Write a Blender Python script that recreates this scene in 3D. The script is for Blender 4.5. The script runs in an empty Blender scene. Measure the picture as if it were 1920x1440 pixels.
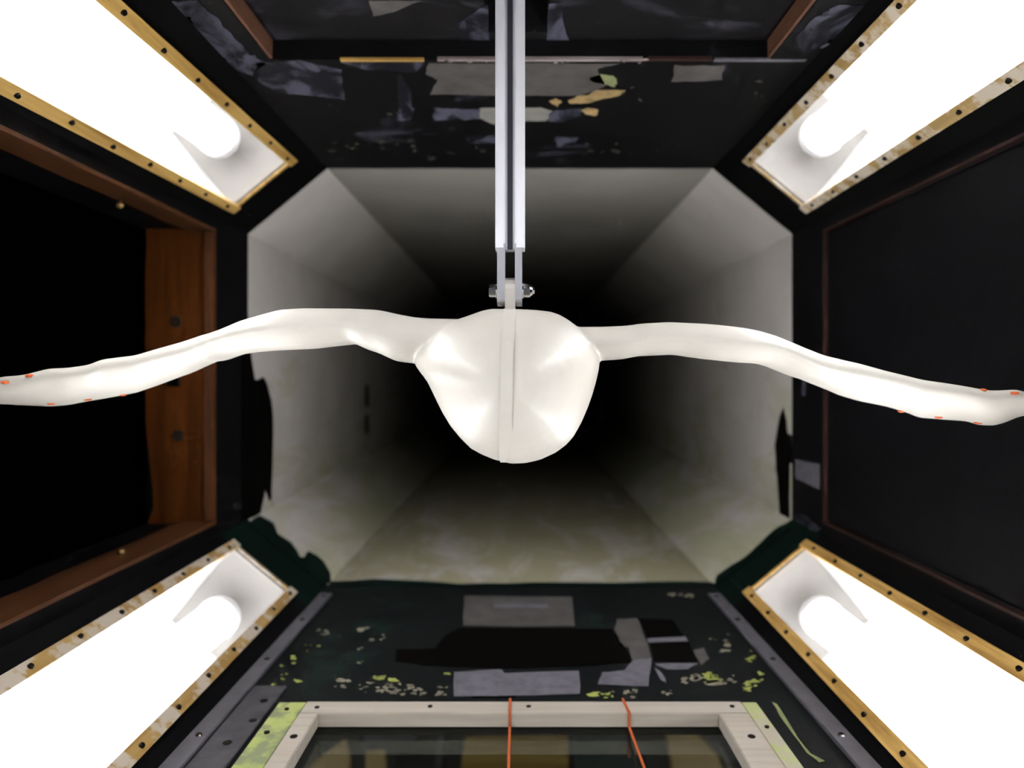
import bpy, bmesh, math, random
from mathutils import Vector, Matrix

random.seed(7)
scn = bpy.context.scene
COL = scn.collection

# ------------------------------------------------------------------ camera
F = 1400.0                 # focal length in pixels of the 1920 px frame
VX, VY = 975.0, 706.0      # pixel of the tunnel axis
D = 1.10                   # distance to the end of the test section (m)
M = D / F                  # metres per pixel at that distance
cam = bpy.data.cameras.new('camera')
cam.sensor_width = 36.0
cam.lens = F / 1920.0 * 36.0
cam.shift_x = -(VX - 960.0) / 1920.0
cam.shift_y = -(720.0 - VY) / 1920.0
cam.clip_start = 0.01
cam.clip_end = 100
cam.dof.use_dof = True
cam.dof.focus_distance = 0.53
cam.dof.aperture_fstop = 4.6
camo = bpy.data.objects.new('camera', cam)
camo.rotation_euler = (math.pi / 2, 0, 0)
COL.objects.link(camo)
scn.camera = camo

# ------------------------------------------------------------------ world and exposure
w = bpy.data.worlds.new('world')
w.use_nodes = True
w.node_tree.nodes['Background'].inputs[0].default_value = (0.9, 0.95, 1.0, 1)
w.node_tree.nodes['Background'].inputs[1].default_value = 0.90
scn.world = w
scn.view_settings.view_transform = 'Standard'
scn.view_settings.look = 'None'
scn.view_settings.gamma = 1
scn.view_settings.exposure = 0.0
scn.view_settings.use_curve_mapping = False
scn.cycles.max_bounces = 6
scn.cycles.diffuse_bounces = 3
scn.cycles.glossy_bounces = 2
scn.cycles.transparent_max_bounces = 6
scn.cycles.use_adaptive_sampling = True
scn.cycles.adaptive_threshold = 0.07
scn.cycles.adaptive_min_samples = 16
scn.cycles.use_denoising = True
TUBE_STRENGTH = 26.0

# ------------------------------------------------------------------ materials
ALB = 0.62
def lin(c):
    return c / 12.92 if c <= 0.04045 else ((c + 0.055) / 1.055) ** 2.4
def srgb(r, g, b):
    return (lin(r / 255) * ALB, lin(g / 255) * ALB, lin(b / 255) * ALB, 1)
def srgb1(r, g, b):
    return (lin(r / 255), lin(g / 255), lin(b / 255), 1)

class NT:
    def __init__(s, name):
        s.m = bpy.data.materials.new(name)
        s.m.use_nodes = True
        s.t = s.m.node_tree
        s.b = s.t.nodes['Principled BSDF']
        s.out = s.t.nodes['Material Output']
        s.tc = s.t.nodes.new('ShaderNodeTexCoord')
    def n(s, typ, **kw):
        x = s.t.nodes.new(typ)
        for k, v in kw.items():
            setattr(x, k, v)
        return x
    def l(s, a, b):
        s.t.links.new(a, b)
    def coords(s, scale=(1, 1, 1), loc=(0, 0, 0)):
        mp = s.n('ShaderNodeMapping')
        mp.inputs['Scale'].default_value = scale
        mp.inputs['Location'].default_value = loc
        s.l(s.tc.outputs['Object'], mp.inputs['Vector'])
        return mp.outputs['Vector']
    def noise(s, scale, detail=4, rough=0.6, vec=None, distort=0.0):
        x = s.n('ShaderNodeTexNoise')
        x.inputs['Scale'].default_value = scale
        x.inputs['Detail'].default_value = detail
        x.inputs['Roughness'].default_value = rough
        x.inputs['Distortion'].default_value = distort
        s.l(vec if vec is not None else s.tc.outputs['Object'], x.inputs['Vector'])
        return x.outputs['Fac']
    def ramp(s, fac, stops):
        r = s.n('ShaderNodeValToRGB')
        e = r.color_ramp.elements
        while len(e) < len(stops):
            e.new(0.5)
        for el, (p, c) in zip(e, stops):
            el.position = p
            el.color = c if len(c) == 4 else (*c, 1)
        s.l(fac, r.inputs['Fac'])
        return r.outputs['Color']
    def mix(s, fac, a, b):
        x = s.n('ShaderNodeMix', data_type='RGBA')
        if hasattr(fac, 'links'): s.l(fac, x.inputs[0])
        else: x.inputs[0].default_value = fac
        for v, i in ((a, 6), (b, 7)):
            if hasattr(v, 'links'): s.l(v, x.inputs[i])
            else: x.inputs[i].default_value = v
        return x.outputs[2]
    def math(s, op, a, b=0.0):
        x = s.n('ShaderNodeMath', operation=op)
        for v, i in ((a, 0), (b, 1)):
            if hasattr(v, 'links'): s.l(v, x.inputs[i])
            else: x.inputs[i].default_value = v
        return x.outputs[0]
    def bump(s, h, strength=0.2, dist=0.002):
        b = s.n('ShaderNodeBump')
        b.inputs['Strength'].default_value = strength
        b.inputs['Distance'].default_value = dist
        s.l(h, b.inputs['Height'])
        s.l(b.outputs['Normal'], s.b.inputs['Normal'])
    def done(s, color=None, rough=0.5, metal=0.0, spec=0.5, coat=0.0):
        if color is not None:
            if hasattr(color, 'links'): s.l(color, s.b.inputs['Base Color'])
            else: s.b.inputs['Base Color'].default_value = color
        if hasattr(rough, 'links'): s.l(rough, s.b.inputs['Roughness'])
        else: s.b.inputs['Roughness'].default_value = rough
        s.b.inputs['Metallic'].default_value = metal
        s.b.inputs['Specular IOR Level'].default_value = spec
        s.b.inputs['Coat Weight'].default_value = coat
        return s.m

BW = lambda a, b: [(a, (0, 0, 0, 1)), (b, (1, 1, 1, 1))]

def plain(name, c, rough=0.6, metal=0.0, spec=0.4, var=0.25, scale=30):
    t = NT(name)
    f = t.noise(scale, 5)
    d = tuple(x * (1 - var) for x in c[:3]) + (1,)
    u = tuple(min(1, x * (1 + var)) for x in c[:3]) + (1,)
    return t.done(t.ramp(f, [(0.3, d), (0.7, u)]), rough, metal, spec)

def dark_paint(name, base, worn, amount=0.62, scale=9, rough=0.55, stretch=(1, 1, 1), spec=0.13, specks=True):
    t = NT(name)
    v = t.coords(stretch)
    f = t.noise(scale, 8, 0.65, v, 0.6)
    fine = t.noise(90, 4, 0.6)
    m = t.ramp(f, BW(amount, amount + 0.1))
    g = t.mix(fine, tuple(x * .6 for x in base[:3]) + (1,), tuple(x * 1.4 for x in base[:3]) + (1,))
    col = t.mix(m, g, worn)
    if specks:
        sp = t.ramp(t.noise(120, 3, 0.6, t.coords((1, 1, 1), (3, 1, 7))), BW(0.70, 0.76))
        col = t.mix(sp, col, srgb(72, 70, 62))
    t.bump(fine, 0.25, 0.001)
    return t.done(col, rough, 0, spec)

MAT = {}
MAT['ceil_paint'] = dark_paint('ceiling black paint', srgb(16, 15, 17), srgb(66, 66, 78), 0.58, 7, stretch=(1, 1.3, 1))
MAT['wall_paint'] = dark_paint('wall black paint', srgb(12, 11, 15), srgb(27, 25, 30), 0.66, 8, specks=False)
MAT['door_paint'] = dark_paint('door panel paint', srgb(16, 15, 19), srgb(25, 24, 29), 0.60, 5, rough=0.5, specks=False)
MAT['frame_black'] = dark_paint('end frame black paint', srgb(9, 8, 10), srgb(18, 17, 20), 0.66, 10, specks=False)
MAT['floor_paint'] = dark_paint('floor dark green paint', srgb(24, 27, 28), srgb(34, 52, 46), 0.55, 7)
MAT['green_paint'] = dark_paint('dark green paint', srgb(12, 34, 27), srgb(22, 48, 38), 0.62, 12)
MAT['hatch_paint'] = dark_paint('hatch board paint', srgb(30, 28, 30), srgb(64, 62, 70), 0.55, 9, stretch=(1, 2.5, 1))
MAT['void_black'] = plain('matt black void', (0.0006, 0.0006, 0.0007, 1), 0.95, 0, 0.0, 0.2)  # flat black for places that are only dark

def wood(name, dark, light, axis=1, rough=0.45, scale=26, stain=None, spec=0.4, coat=0.0):
    t = NT(name)
    sc = [1, 1, 1]
    sc[axis] = 0.06
    v = t.coords(tuple(sc))
    f = t.noise(scale * 4, 5, 0.6, v, 0.4)
    col = t.ramp(f, [(0.3, dark), (0.68, light)])
    if stain is not None:
        g = t.ramp(t.noise(38, 4, 0.6), BW(0.47, 0.56))
        col = t.mix(g, col, stain)
    t.bump(f, 0.15, 0.0006)
    return t.done(col, rough, 0, spec, coat)

MAT['strip_gold'] = wood('golden pine strip', srgb1(150, 112, 52), srgb1(206, 170, 100))
MAT['strip_gold_stripe'] = wood('golden grained strip', srgb1(146, 104, 46), srgb1(216, 176, 104), scale=40)
MAT['strip_pale'] = wood('pale stained strip', srgb1(150, 122, 74), srgb1(178, 150, 100), stain=srgb1(206, 194, 176))
MAT['strip_mottled'] = wood('mottled worn strip', srgb1(140, 104, 52), srgb1(176, 146, 92), stain=srgb1(190, 178, 162))
MAT['jamb_wood'] = wood('varnished brown wood', srgb(78, 38, 14), srgb(118, 66, 24), axis=2, rough=0.28, scale=14, coat=0.25)
MAT['reveal_wood'] = wood('brown rail wood', srgb(70, 40, 22), srgb(112, 68, 36), axis=1, rough=0.4, scale=14)
MAT['bead_wood'] = wood('light bead wood', srgb(80, 46, 24), srgb(114, 70, 38), axis=2, rough=0.4)
MAT['red_bead'] = wood('dark red brown bead', srgb(44, 22, 16), srgb(66, 34, 26), axis=2, rough=0.5)
MAT['hatch_wood'] = wood('pinkish brown lath', srgb(100, 66, 48), srgb(136, 92, 70), axis=1, rough=0.5)
MAT['cream_wood'] = wood('cream painted wood', srgb(196, 184, 170), srgb(216, 206, 192), axis=0, rough=0.5)
MAT['lime_wood'] = wood('lime worn wood', srgb(178, 192, 100), srgb(206, 214, 136), axis=1, rough=0.6, stain=srgb(150, 158, 120))
MAT['lime_cream'] = wood('lime and cream wood', srgb(190, 198, 126), srgb(212, 214, 164), axis=1, rough=0.6, stain=srgb(206, 198, 176))
MAT['ply_gold'] = wood('gold plywood', srgb(166, 122, 44), srgb(200, 158, 70), axis=0, rough=0.5)
MAT['edge_ply'] = wood('raw plywood edge', srgb(150, 112, 52), srgb(214, 170, 90), axis=0, rough=0.6)
MAT['edge_pale'] = wood('pale chipped edge', srgb(120, 100, 96), srgb(190, 178, 178), axis=0, rough=0.6)

MAT['tape_grey'] = plain('grey cloth tape', srgb(94, 90, 88), 0.55, 0, 0.3, 0.3, 45)
MAT['tape_lilac'] = plain('lilac grey tape', srgb(116, 113, 122), 0.5, 0, 0.3, 0.3, 90)
MAT['tape_blue'] = dark_paint('blue grey paint smear', srgb(30, 30, 37), srgb(90, 90, 106), 0.47, 22, stretch=(1, .5, 1), specks=False)
MAT['tape_light'] = plain('light grey patch', srgb(150, 148, 140), 0.6, 0, 0.3, 0.15, 40)
MAT['tape_black'] = plain('black tape', (0.0014, 0.0010, 0.0008, 1), 0.7, 0, 0.04, 0.2)
MAT['chip_olive'] = plain('olive bare patch', srgb(150, 156, 108), 0.7, 0, 0.2, 0.25, 60)
MAT['chip_tan'] = plain('tan bare wood patch', srgb(172, 146, 100), 0.7, 0, 0.2, 0.4, 90)
MAT['chip_dim'] = plain('dim paint chip', srgb(84, 80, 72), 0.7, 0, 0.2, 0.6, 140)
MAT['chip_lime'] = plain('lime paint chip', srgb(168, 176, 92), 0.7, 0, 0.2, 0.4, 80)
MAT['chip_grey'] = plain('grey paint chip', srgb(140, 134, 116), 0.7, 0, 0.2, 0.5, 120)
MAT['rail_metal'] = plain('dull grey rail', srgb(112, 110, 118), 0.5, 0.15, 0.4, 0.18, 50)
MAT['rail_dark'] = plain('dark grey plate', srgb(84, 82, 88), 0.5, 0.15, 0.4, 0.35, 60)
MAT['screw_dark'] = plain('dark screw', srgb(44, 38, 34), 0.4, 0.6, 0.4, 0.2)
MAT['screw_brown'] = plain('brown wood plug', srgb(52, 42, 34), 0.5, 0.0, 0.3, 0.2)
MAT['brass'] = plain('dull brass', srgb(180, 150, 96), 0.35, 0.8, 0.5, 0.2)
MAT['steel'] = plain('bright steel', (0.6, 0.58, 0.57, 1), 0.15, 1.0, 0.5, 0.05)
MAT['box_shade'] = plain('shaded white end plate', (0.215, 0.203, 0.19, 1), 0.6, 0, 0.2, 0.04)  # weaker light on the end plate put into a greyer colour
MAT['box_white'] = plain('white enamel', (0.80, 0.79, 0.78, 1), 0.5, 0, 0.4, 0.03)
MAT['cap_white'] = plain('white plastic cap', (0.82, 0.82, 0.84, 1), 0.4, 0, 0.4, 0.02)
MAT['orange'] = plain('orange marker', srgb(226, 96, 30), 0.5, 0, 0.3, 0.1)
MAT['orange_dull'] = plain('orange cord', srgb(206, 98, 48), 0.6, 0, 0.3, 0.1)
MAT['dark_board'] = plain('dark green board', srgb(34, 48, 42), 0.6, 0, 0.2, 0.3, 12)
MAT['navy_board'] = plain('dark navy board', srgb(40, 40, 54), 0.6, 0, 0.2, 0.3, 12)
MAT['grey_board'] = plain('dark grey board', srgb(70, 62, 62), 0.6, 0, 0.2, 0.3, 12)
MAT['pit'] = plain('dark pit', srgb(30, 24, 18), 0.8, 0, 0.2, 0.3, 8)

# aluminium with fine vertical brushing
t = NT('brushed aluminium')
br = t.noise(260, 3, 0.6, t.coords((1, 1, 0.03)))
big = t.noise(25, 4, 0.6, t.coords((1, 1, 0.35)))
t.bump(br, 0.08, 0.0003)
MAT['alu'] = t.done(t.ramp(big, [(0.3, (0.78, 0.775, 0.82, 1)), (0.7, (0.92, 0.91, 0.95, 1))]), 0.34, 0.35, 0.5)
t = NT('dimmed aluminium')  # darker copy, the dimmer light on the prongs is in the colour
t.bump(t.noise(260, 3, 0.6, t.coords((1, 1, 0.03))), 0.08, 0.0003)
MAT['alu_prong'] = t.done((0.40, 0.395, 0.425, 1), 0.42, 0.7, 0.5)
t = NT('shaded groove aluminium')
MAT['alu_groove_shade'] = t.done((0.11, 0.105, 0.125, 1), 0.5, 0.7, 0.4)

# emitting tube
t = NT('lit fluorescent glass')
t.b.inputs['Emission Color'].default_value = (0.96, 0.975, 1.0, 1)
t.b.inputs['Emission Strength'].default_value = TUBE_STRENGTH
MAT['tube'] = t.done((0.9, 0.9, 0.9, 1), 0.4)

# clear sheet
def clear(name, tint, gloss):
    t = NT(name)
    tr = t.n('ShaderNodeBsdfTransparent'); tr.inputs['Color'].default_value = tint
    gl = t.n('ShaderNodeBsdfGlossy'); gl.inputs['Roughness'].default_value = 0.02
    mx = t.n('ShaderNodeMixShader')
    fr = t.n('ShaderNodeFresnel'); fr.inputs['IOR'].default_value = 1.45
    t.l(t.math('MULTIPLY', fr.outputs[0], gloss), mx.inputs[0])
    t.l(tr.outputs[0], mx.inputs[1]); t.l(gl.outputs[0], mx.inputs[2])
    t.l(mx.outputs[0], t.out.inputs['Surface'])
    return t.m
MAT['clear'] = clear('clear acrylic', (0.97, 0.97, 0.97, 1), 0.3)
MAT['glass'] = clear('window glass', (0.88, 0.93, 0.90, 1), 0.5)

# duct: beige paint with green staining low down; top and bottom use darker, browner copies, uneven light put into the colour
def duct_paint(name, tone, stain, stain_max):
    t = NT(name)
    sep = t.n('ShaderNodeSeparateXYZ'); t.l(t.tc.outputs['Object'], sep.inputs[0])
    low = t.math('MULTIPLY', t.math('ADD', sep.outputs['Z'], 0.05), -2.6)
    streak = t.noise(7, 6, 0.65, t.coords((1.6, 0.35, 1.6)), 0.8)
    gm = t.math('ADD', low, t.math('MULTIPLY', t.math('SUBTRACT', streak, 0.5), 3.4))
    g = stain_max
    gfac = t.ramp(gm, [(0.1, (0, 0, 0, 1)), (0.8, (g, g, g, 1))])
    f1 = t.noise(5, 6, 0.6)
    base = t.ramp(f1, [(0.3, tuple(x * .9 for x in tone) + (1,)), (0.7, tuple(x * 1.1 for x in tone) + (1,))])
    sp = t.ramp(t.noise(26, 3, 0.5, t.coords((1, 1, 1), (5, 2, 1))), BW(0.74, 0.78))
    base = t.mix(sp, base, tuple(x * y for x, y in zip(tone, (.6, .55, .4))) + (1,))
    return t.done(t.mix(gfac, base, stain), 0.9, 0, 0.05)
MAT['duct'] = duct_paint('duct beige paint', (0.54, 0.508, 0.48), (0.39, 0.39, 0.24, 1), .8)
MAT['duct_top'] = duct_paint('duct brown grey dimmed paint', (0.27, 0.254, 0.234), (0.25, 0.25, 0.15, 1), .6)
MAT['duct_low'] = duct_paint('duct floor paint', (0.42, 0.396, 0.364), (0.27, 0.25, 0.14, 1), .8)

# cast model resin
t = NT('ivory cast resin')
f1 = t.noise(14, 5, 0.6)
f2 = t.noise(60, 4, 0.6)
t.b.inputs['Coat Roughness'].default_value = 0.08
t.bump(t.math('ADD', f1, t.math('MULTIPLY', f2, 0.12)), 0.35, 0.004)
MAT['resin'] = t.done(t.ramp(f1, [(0.3, (0.435, 0.409, 0.362, 1)), (0.7, (0.466, 0.44, 0.394, 1))]), 0.46, 0, 0.45, 0.14)
MAT['seam'] = plain('grey seam', srgb(180, 176, 150), 0.6)
t = NT('ivory plate')
MAT['plate'] = t.done((0.445, 0.421, 0.376, 1), 0.4, 0, 0.45)

# ------------------------------------------------------------------ helpers
def link(name, me, mat=None, parent=None, kind=None):
    o = bpy.data.objects.new(name, me)
    COL.objects.link(o)
    if mat: me.materials.append(MAT[mat])
    if parent: o.parent = parent
    if kind: o['kind'] = kind
    return o
def empty(name, loc=(0, 0, 0)):
    o = bpy.data.objects.new(name, None)
    o.empty_display_size = 0.02
    o.location = loc
    COL.objects.link(o)
    return o
def tag(o, label, cat, group=None):
    o['label'] = label; o['category'] = cat
    if group: o['group'] = group
    return o
def to_mesh(bm, name, smooth=False):
    bmesh.ops.recalc_face_normals(bm, faces=bm.faces)
    me = bpy.data.meshes.new(name)
    bm.to_mesh(me); bm.free()
    if smooth:
        for p in me.polygons: p.use_smooth = True
    return me
def hexa(bm, c):
    """c: 8 corner points, bottom ring then top ring"""
    v = [bm.verts.new(p) for p in c]
    for f in ((0, 1, 2, 3), (4, 5, 6, 7), (0, 1, 5, 4), (1, 2, 6, 5), (2, 3, 7, 6), (3, 0, 4, 7)):
        bm.faces.new([v[i] for i in f])
def box(bm, x0, x1, y0, y1, z0, z1):
    hexa(bm, [(x0, y0, z0), (x1, y0, z0), (x1, y1, z0), (x0, y1, z0),
              (x0, y0, z1), (x1, y0, z1), (x1, y1, z1), (x0, y1, z1)])
def prism(bm, poly, off):
    """extrude closed polygon (list of Vectors) by the vector off"""
    a = [bm.verts.new(p) for p in poly]
    b = [bm.verts.new(Vector(p) + off) for p in poly]
    n = len(a)
    bm.faces.new(a); bm.faces.new(b)
    for i in range(n):
        bm.faces.new([a[i], a[(i + 1) % n], b[(i + 1) % n], b[i]])
def tube(bm, p, q, r, n=20, r2=None):
    p, q = Vector(p), Vector(q)
    d = (q - p).normalized()
    u = d.orthogonal().normalized(); v = d.cross(u)
    r2 = r if r2 is None else r2
    A = [bm.verts.new(p + (u * math.cos(a) + v * math.sin(a)) * r) for a in [2 * math.pi * i / n for i in range(n)]]
    B = [bm.verts.new(q + (u * math.cos(a) + v * math.sin(a)) * r2) for a in [2 * math.pi * i / n for i in range(n)]]
    bm.faces.new(A); bm.faces.new(B)
    for i in range(n):
        bm.faces.new([A[i], A[(i + 1) % n], B[(i + 1) % n], B[i]])
def obox(name, x0, x1, y0, y1, z0, z1, mat, parent=None, kind=None, bevel=0.0):
    bm = bmesh.new(); box(bm, x0, x1, y0, y1, z0, z1)
    if bevel:
        bmesh.ops.bevel(bm, geom=bm.edges[:], offset=bevel, segments=2, affect='EDGES')
    return link(name, to_mesh(bm, name), mat, parent, kind)

# section of the tunnel, metres
HX, HZ, CX, CZ = 510 * M, 390 * M, 361 * M, 267 * M
Y0 = -0.45                   # upstream end of what is built

def on_z(px, py, z):         # pixel -> point on the horizontal plane z
    y = F * z / (VY - py)
    return Vector(((px - VX) * y / F, y, z))
def on_x(px, py, x):         # pixel -> point on the vertical side plane x
    y = F * x / (px - VX)
    return Vector((x, y, (VY - py) * y / F))
def at(px, py, y):
    return Vector(((px - VX) * y / F, y, (VY - py) * y / F))

def rough_poly(pts, jit=0.0, sub=3):
    out = []
    n = len(pts)
    for i in range(n):
        a, b = pts[i], pts[(i + 1) % n]
        L = (b - a).length
        for k in range(sub):
            p = a.lerp(b, k / sub)
            if jit:
                p = p + Vector((random.uniform(-jit, jit), random.uniform(-jit, jit), random.uniform(-jit, jit)))
            out.append(p)
    return out
def flat_patch(name, mat, parent, px, plane, lift, jit=0.0008, sub=3, kind=None, thick=0.0004):
    ax, val = plane
    pts = [(on_z(x, y, val) if ax == 'z' else on_x(x, y, val)) for x, y in px]
    pts = rough_poly(pts, jit, sub)
    i = 2 if ax == 'z' else 0
    s = -1 if val > 0 else 1
    for p in pts: p[i] = val + s * lift
    off = Vector((0, 0, 0)); off[i] = s * thick
    bm = bmesh.new(); prism(bm, pts, off)
    bmesh.ops.triangulate(bm, faces=[f for f in bm.faces if len(f.verts) > 4])
    return link(name, to_mesh(bm, name), mat, parent, kind)

# ------------------------------------------------------------------ shell: test section
YP = 0.986                   # near face of the end posts
OZ = 247 * M                 # half height of the side openings
WT = 0.093                   # wall thickness
T = 0.03

# ceiling with a recessed hatch
YH = 0.722; XH = 308 * M; RH = 0.019
bm = bmesh.new()
box(bm, -CX, CX, YH, D, HZ, HZ + RH + T)
box(bm, -CX, -XH, Y0, YH, HZ, HZ + RH + T)
box(bm, XH, CX, Y0, YH, HZ, HZ + RH + T)
ceiling = link('ceiling', to_mesh(bm, 'ceiling'), 'ceil_paint', kind='structure')
SX0, SX1, SY1 = -0.031, 0.026, 0.705
bm = bmesh.new()
zt = HZ + RH
box(bm, -XH, SX0, Y0, YH, zt, zt + T)
box(bm, SX1, XH, Y0, YH, zt, zt + T)
box(bm, SX0, SX1, SY1, YH, zt, zt + T)
box(bm, SX0, SX1, Y0, 0.30, zt, zt + T)
hatch = link('hatch_board', to_mesh(bm, 'hatch_board'), 'hatch_paint', ceiling)
bm = bmesh.new()             # black box added above the slot to keep it dark
for b in ((SX0 - .03, SX0 - .02, .27, SY1 + .03, zt + T, .62), (SX1 + .02, SX1 + .03, .27, SY1 + .03, zt + T, .62),
          (SX0 - .03, SX1 + .03, SY1 + .02, SY1 + .03, zt + T, .62), (SX0 - .03, SX1 + .03, .27, .28, zt + T, .62),
          (SX0 - .03, SX1 + .03, .27, SY1 + .03, .62, .63)):
    box(bm, *b)
link('slot_dark_box', to_mesh(bm, 'slot_dark_box'), 'void_black', ceiling)
for s in (-1, 1):
    x = s * XH
    obox('hatch_lath', min(x, x - s * .003), max(x, x - s * .003), Y0, YH, HZ + .001, zt, 'hatch_wood', ceiling)
obox('hatch_edge', at(638, 0, YH).x, at(795, 0, YH).x, YH - .0012, YH + .004, HZ - .0006, HZ + .0018, 'edge_ply', ceiling)
obox('hatch_edge', at(820, 0, YH).x, at(1205, 0, YH).x, YH - .0012, YH + .003, HZ - .0006, HZ + .0025, 'edge_pale', ceiling)
obox('hatch_edge', at(1340, 0, YH).x, at(1512, 0, YH).x, YH - .0012, YH + .004, HZ - .0006, HZ + .0015, 'tape_lilac', ceiling)  # pale strip painting the highlight along this edge
obox('hatch_edge', at(1215, 0, YH).x, at(1335, 0, YH).x, YH - .0012, YH + .003, HZ - .0003, HZ + .003, 'red_bead', ceiling)

for mt, px in (
    ('tape_grey', [(806, 118), (1165, 118), (1120, 128), (1135, 160), (1100, 178), (930, 179), (805, 176), (822, 150), (798, 138)]),
    ('chip_olive', [(1103, 146), (1125, 139), (1150, 142), (1158, 152), (1152, 162), (1135, 158), (1110, 153)]),
    ('chip_tan', [(1066, 188), (1085, 178), (1120, 168), (1172, 168), (1163, 178), (1130, 185), (1100, 193), (1070, 193)]),
    ('chip_tan', [(1030, 190), (1042, 184), (1053, 190), (1045, 199)]),
    ('chip_tan', [(1090, 206), (1105, 202), (1120, 206), (1118, 217), (1098, 214)]),
    ('tape_light', [(900, 202), (1016, 201), (1034, 208), (1024, 226), (992, 226), (925, 233), (898, 220)]),
    ('tape_blue', [(748, 136), (768, 160), (776, 205), (768, 226), (745, 226)]),
    ('tape_blue', [(812, 202), (855, 203), (900, 205), (898, 222), (860, 225), (812, 225)]),
    ('tape_blue', [(1032, 208), (1090, 203), (1088, 216), (1060, 228), (1028, 228)]),
    ('tape_blue', [(480, 116), (560, 112), (640, 130), (647, 186), (600, 180), (520, 174), (485, 150)]),
    ('tape_blue', [(870, 255), (925, 252), (940, 268), (880, 270)]),
    ('tape_grey', [(1263, 122), (1358, 122), (1352, 149), (1300, 152), (1260, 153)]),
    ('tape_blue', [(640, 116), (800, 116), (780, 134), (690, 130)]),
    ('tape_blue', [(1040, 256), (1085, 258), (1075, 272), (1045, 275)]),
):
    flat_patch('tape_patch', mt, ceiling, px, ('z', HZ), 0.0002, 0.0013, 5)
for mt, px in (
    ('tape_blue', [(664, 95), (720, 90), (760, 84), (770, 104), (672, 106)]),
    ('tape_blue', [(860, 42), (880, 30), (905, 10), (916, 8), (917, 80), (866, 82)]),
    ('tape_blue', [(1030, 6), (1052, 6), (1058, 50), (1070, 78), (1024, 82)]),
    ('tape_grey', [(690, 0), (790, 0), (740, 20), (700, 30)]),
):
    flat_patch('tape_patch', mt, hatch, px, ('z', zt), 0.0002)
# scraped, smeared paint beside the hatch
for mt, px in (
    ('tape_blue', [(312, 2), (372, 2), (420, 48), (470, 100), (500, 116), (470, 140), (430, 130), (395, 90), (350, 40)]),
    ('tape_blue', [(1490, 70), (1530, 30), (1570, 10), (1640, 6), (1610, 45), (1560, 75), (1535, 92), (1500, 104)]),
    ('tape_lilac', [(1535, 90), (1562, 70), (1560, 86)]),
    ('chip_tan', [(352, 28), (362, 38), (358, 48), (348, 36)]),
    ('chip_tan', [(412, 102), (424, 110), (420, 118)]),
):
    flat_patch('paint_smear', mt, ceiling, px, ('z', HZ), 0.0002, 0.0022, 5)

# chips of paint, too small and many to count: one part per surface
def chips(name, mat, parent, plane, clusters):
    ax, val = plane
    bm = bmesh.new()
    s = -1 if val > 0 else 1
    i = 2 if ax == 'z' else 0
    for (x0, y0, x1, y1, n, size) in clusters:
        for _ in range(n):
            cx, cy = random.uniform(x0, x1), random.uniform(y0, y1)
            r = size * random.choice((.35, .5, .7, 1.0, 1.5)) * random.uniform(.8, 1.2)
            pts = []
            m = random.randint(7, 11)
            a0 = random.uniform(0, 6)
            for k in range(m):
                a = a0 + 2 * math.pi * k / m
                rr = r * random.uniform(0.2, 1.25)
                p = (cx + rr * 1.5 * math.cos(a), cy + rr * 0.6 * math.sin(a))
                v = on_z(*p, val) if ax == 'z' else on_x(*p, val)
                v[i] = val + s * 0.0003
                pts.append(v)
            off = Vector((0, 0, 0)); off[i] = s * 0.0003
            prism(bm, pts, off)
    return link(name, to_mesh(bm, name), mat, parent, 'stuff')
chips('paint_chips', 'chip_dim', ceiling, ('z', HZ), [(612, 185, 760, 215, 8, 3), (600, 262, 780, 285, 22, 3.2), (800, 275, 930, 300, 12, 3.2),
      (1090, 265, 1290, 290, 18, 3.2), (1130, 140, 1210, 200, 6, 3), (490, 185, 520, 210, 4, 3), (1410, 150, 1440, 190, 7, 3.5)])
chips('paint_chips', 'edge_pale', ceiling, ('z', HZ), [(830, 112, 1210, 119, 16, 3.5)])

# floor with a window let into it
YF = 0.701                  # far edge of the window frame
FXL, FXR = -0.226, 0.222
bm = bmesh.new()
box(bm, -CX, CX, YF, D, -HZ - T, -HZ)
box(bm, -CX, FXL, Y0, YF, -HZ - T, -HZ)
box(bm, FXR, CX, Y0, YF, -HZ - T, -HZ)
box(bm, FXL, FXR, Y0, 0.20, -HZ - T, -HZ)
floor = link('floor', to_mesh(bm, 'floor'), 'floor_paint', kind='structure')
for mt, px in (
    ('tape_grey', [(870, 1118), (1072, 1120), (1077, 1174), (1030, 1175), (868, 1174)]),
    ('tape_black', [(742, 1218), (815, 1217), (835, 1192), (862, 1178), (1150, 1180), (1165, 1205), (1190, 1243), (1080, 1250), (940, 1255), (790, 1248), (742, 1240)]),
    ('tape_grey', [(1158, 1162), (1196, 1160), (1212, 1205), (1222, 1240), (1186, 1248), (1180, 1215), (1160, 1212), (1150, 1185)]),
    ('tape_lilac', [(1186, 1240), (1222, 1235), (1216, 1288), (1120, 1284), (1130, 1262), (1172, 1258)]),
    ('tape_lilac', [(850, 1262), (940, 1256), (946, 1264), (1085, 1259), (1088, 1303), (960, 1306), (850, 1307)]),
    ('tape_black', [(1196, 1160), (1262, 1162), (1282, 1194), (1214, 1198)]),
    ('tape_black', [(1217, 1207), (1292, 1205), (1308, 1243), (1226, 1240)]),
    ('tape_grey', [(1300, 1220), (1320, 1216), (1330, 1236), (1314, 1248)]),
    ('tape_lilac', [(1228, 1246), (1310, 1244), (1290, 1256), (1248, 1256)]),
    ('tape_lilac', [(1226, 1252), (1240, 1262), (1250, 1282), (1236, 1274)]),
    ('tape_black', [(890, 1300), (910, 1298), (970, 1306), (960, 1310), (885, 1309)]),
):
    flat_patch('tape_patch', mt, floor, px, ('z', -HZ), 0.0003 if mt != 'tape_lilac' else 0.0005)
flat_patch('tape_edge', 'tape_lilac', floor, [(926, 1134), (1026, 1134), (1028, 1142), (926, 1141)], ('z', -HZ), 0.0008, 0.0002)
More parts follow.
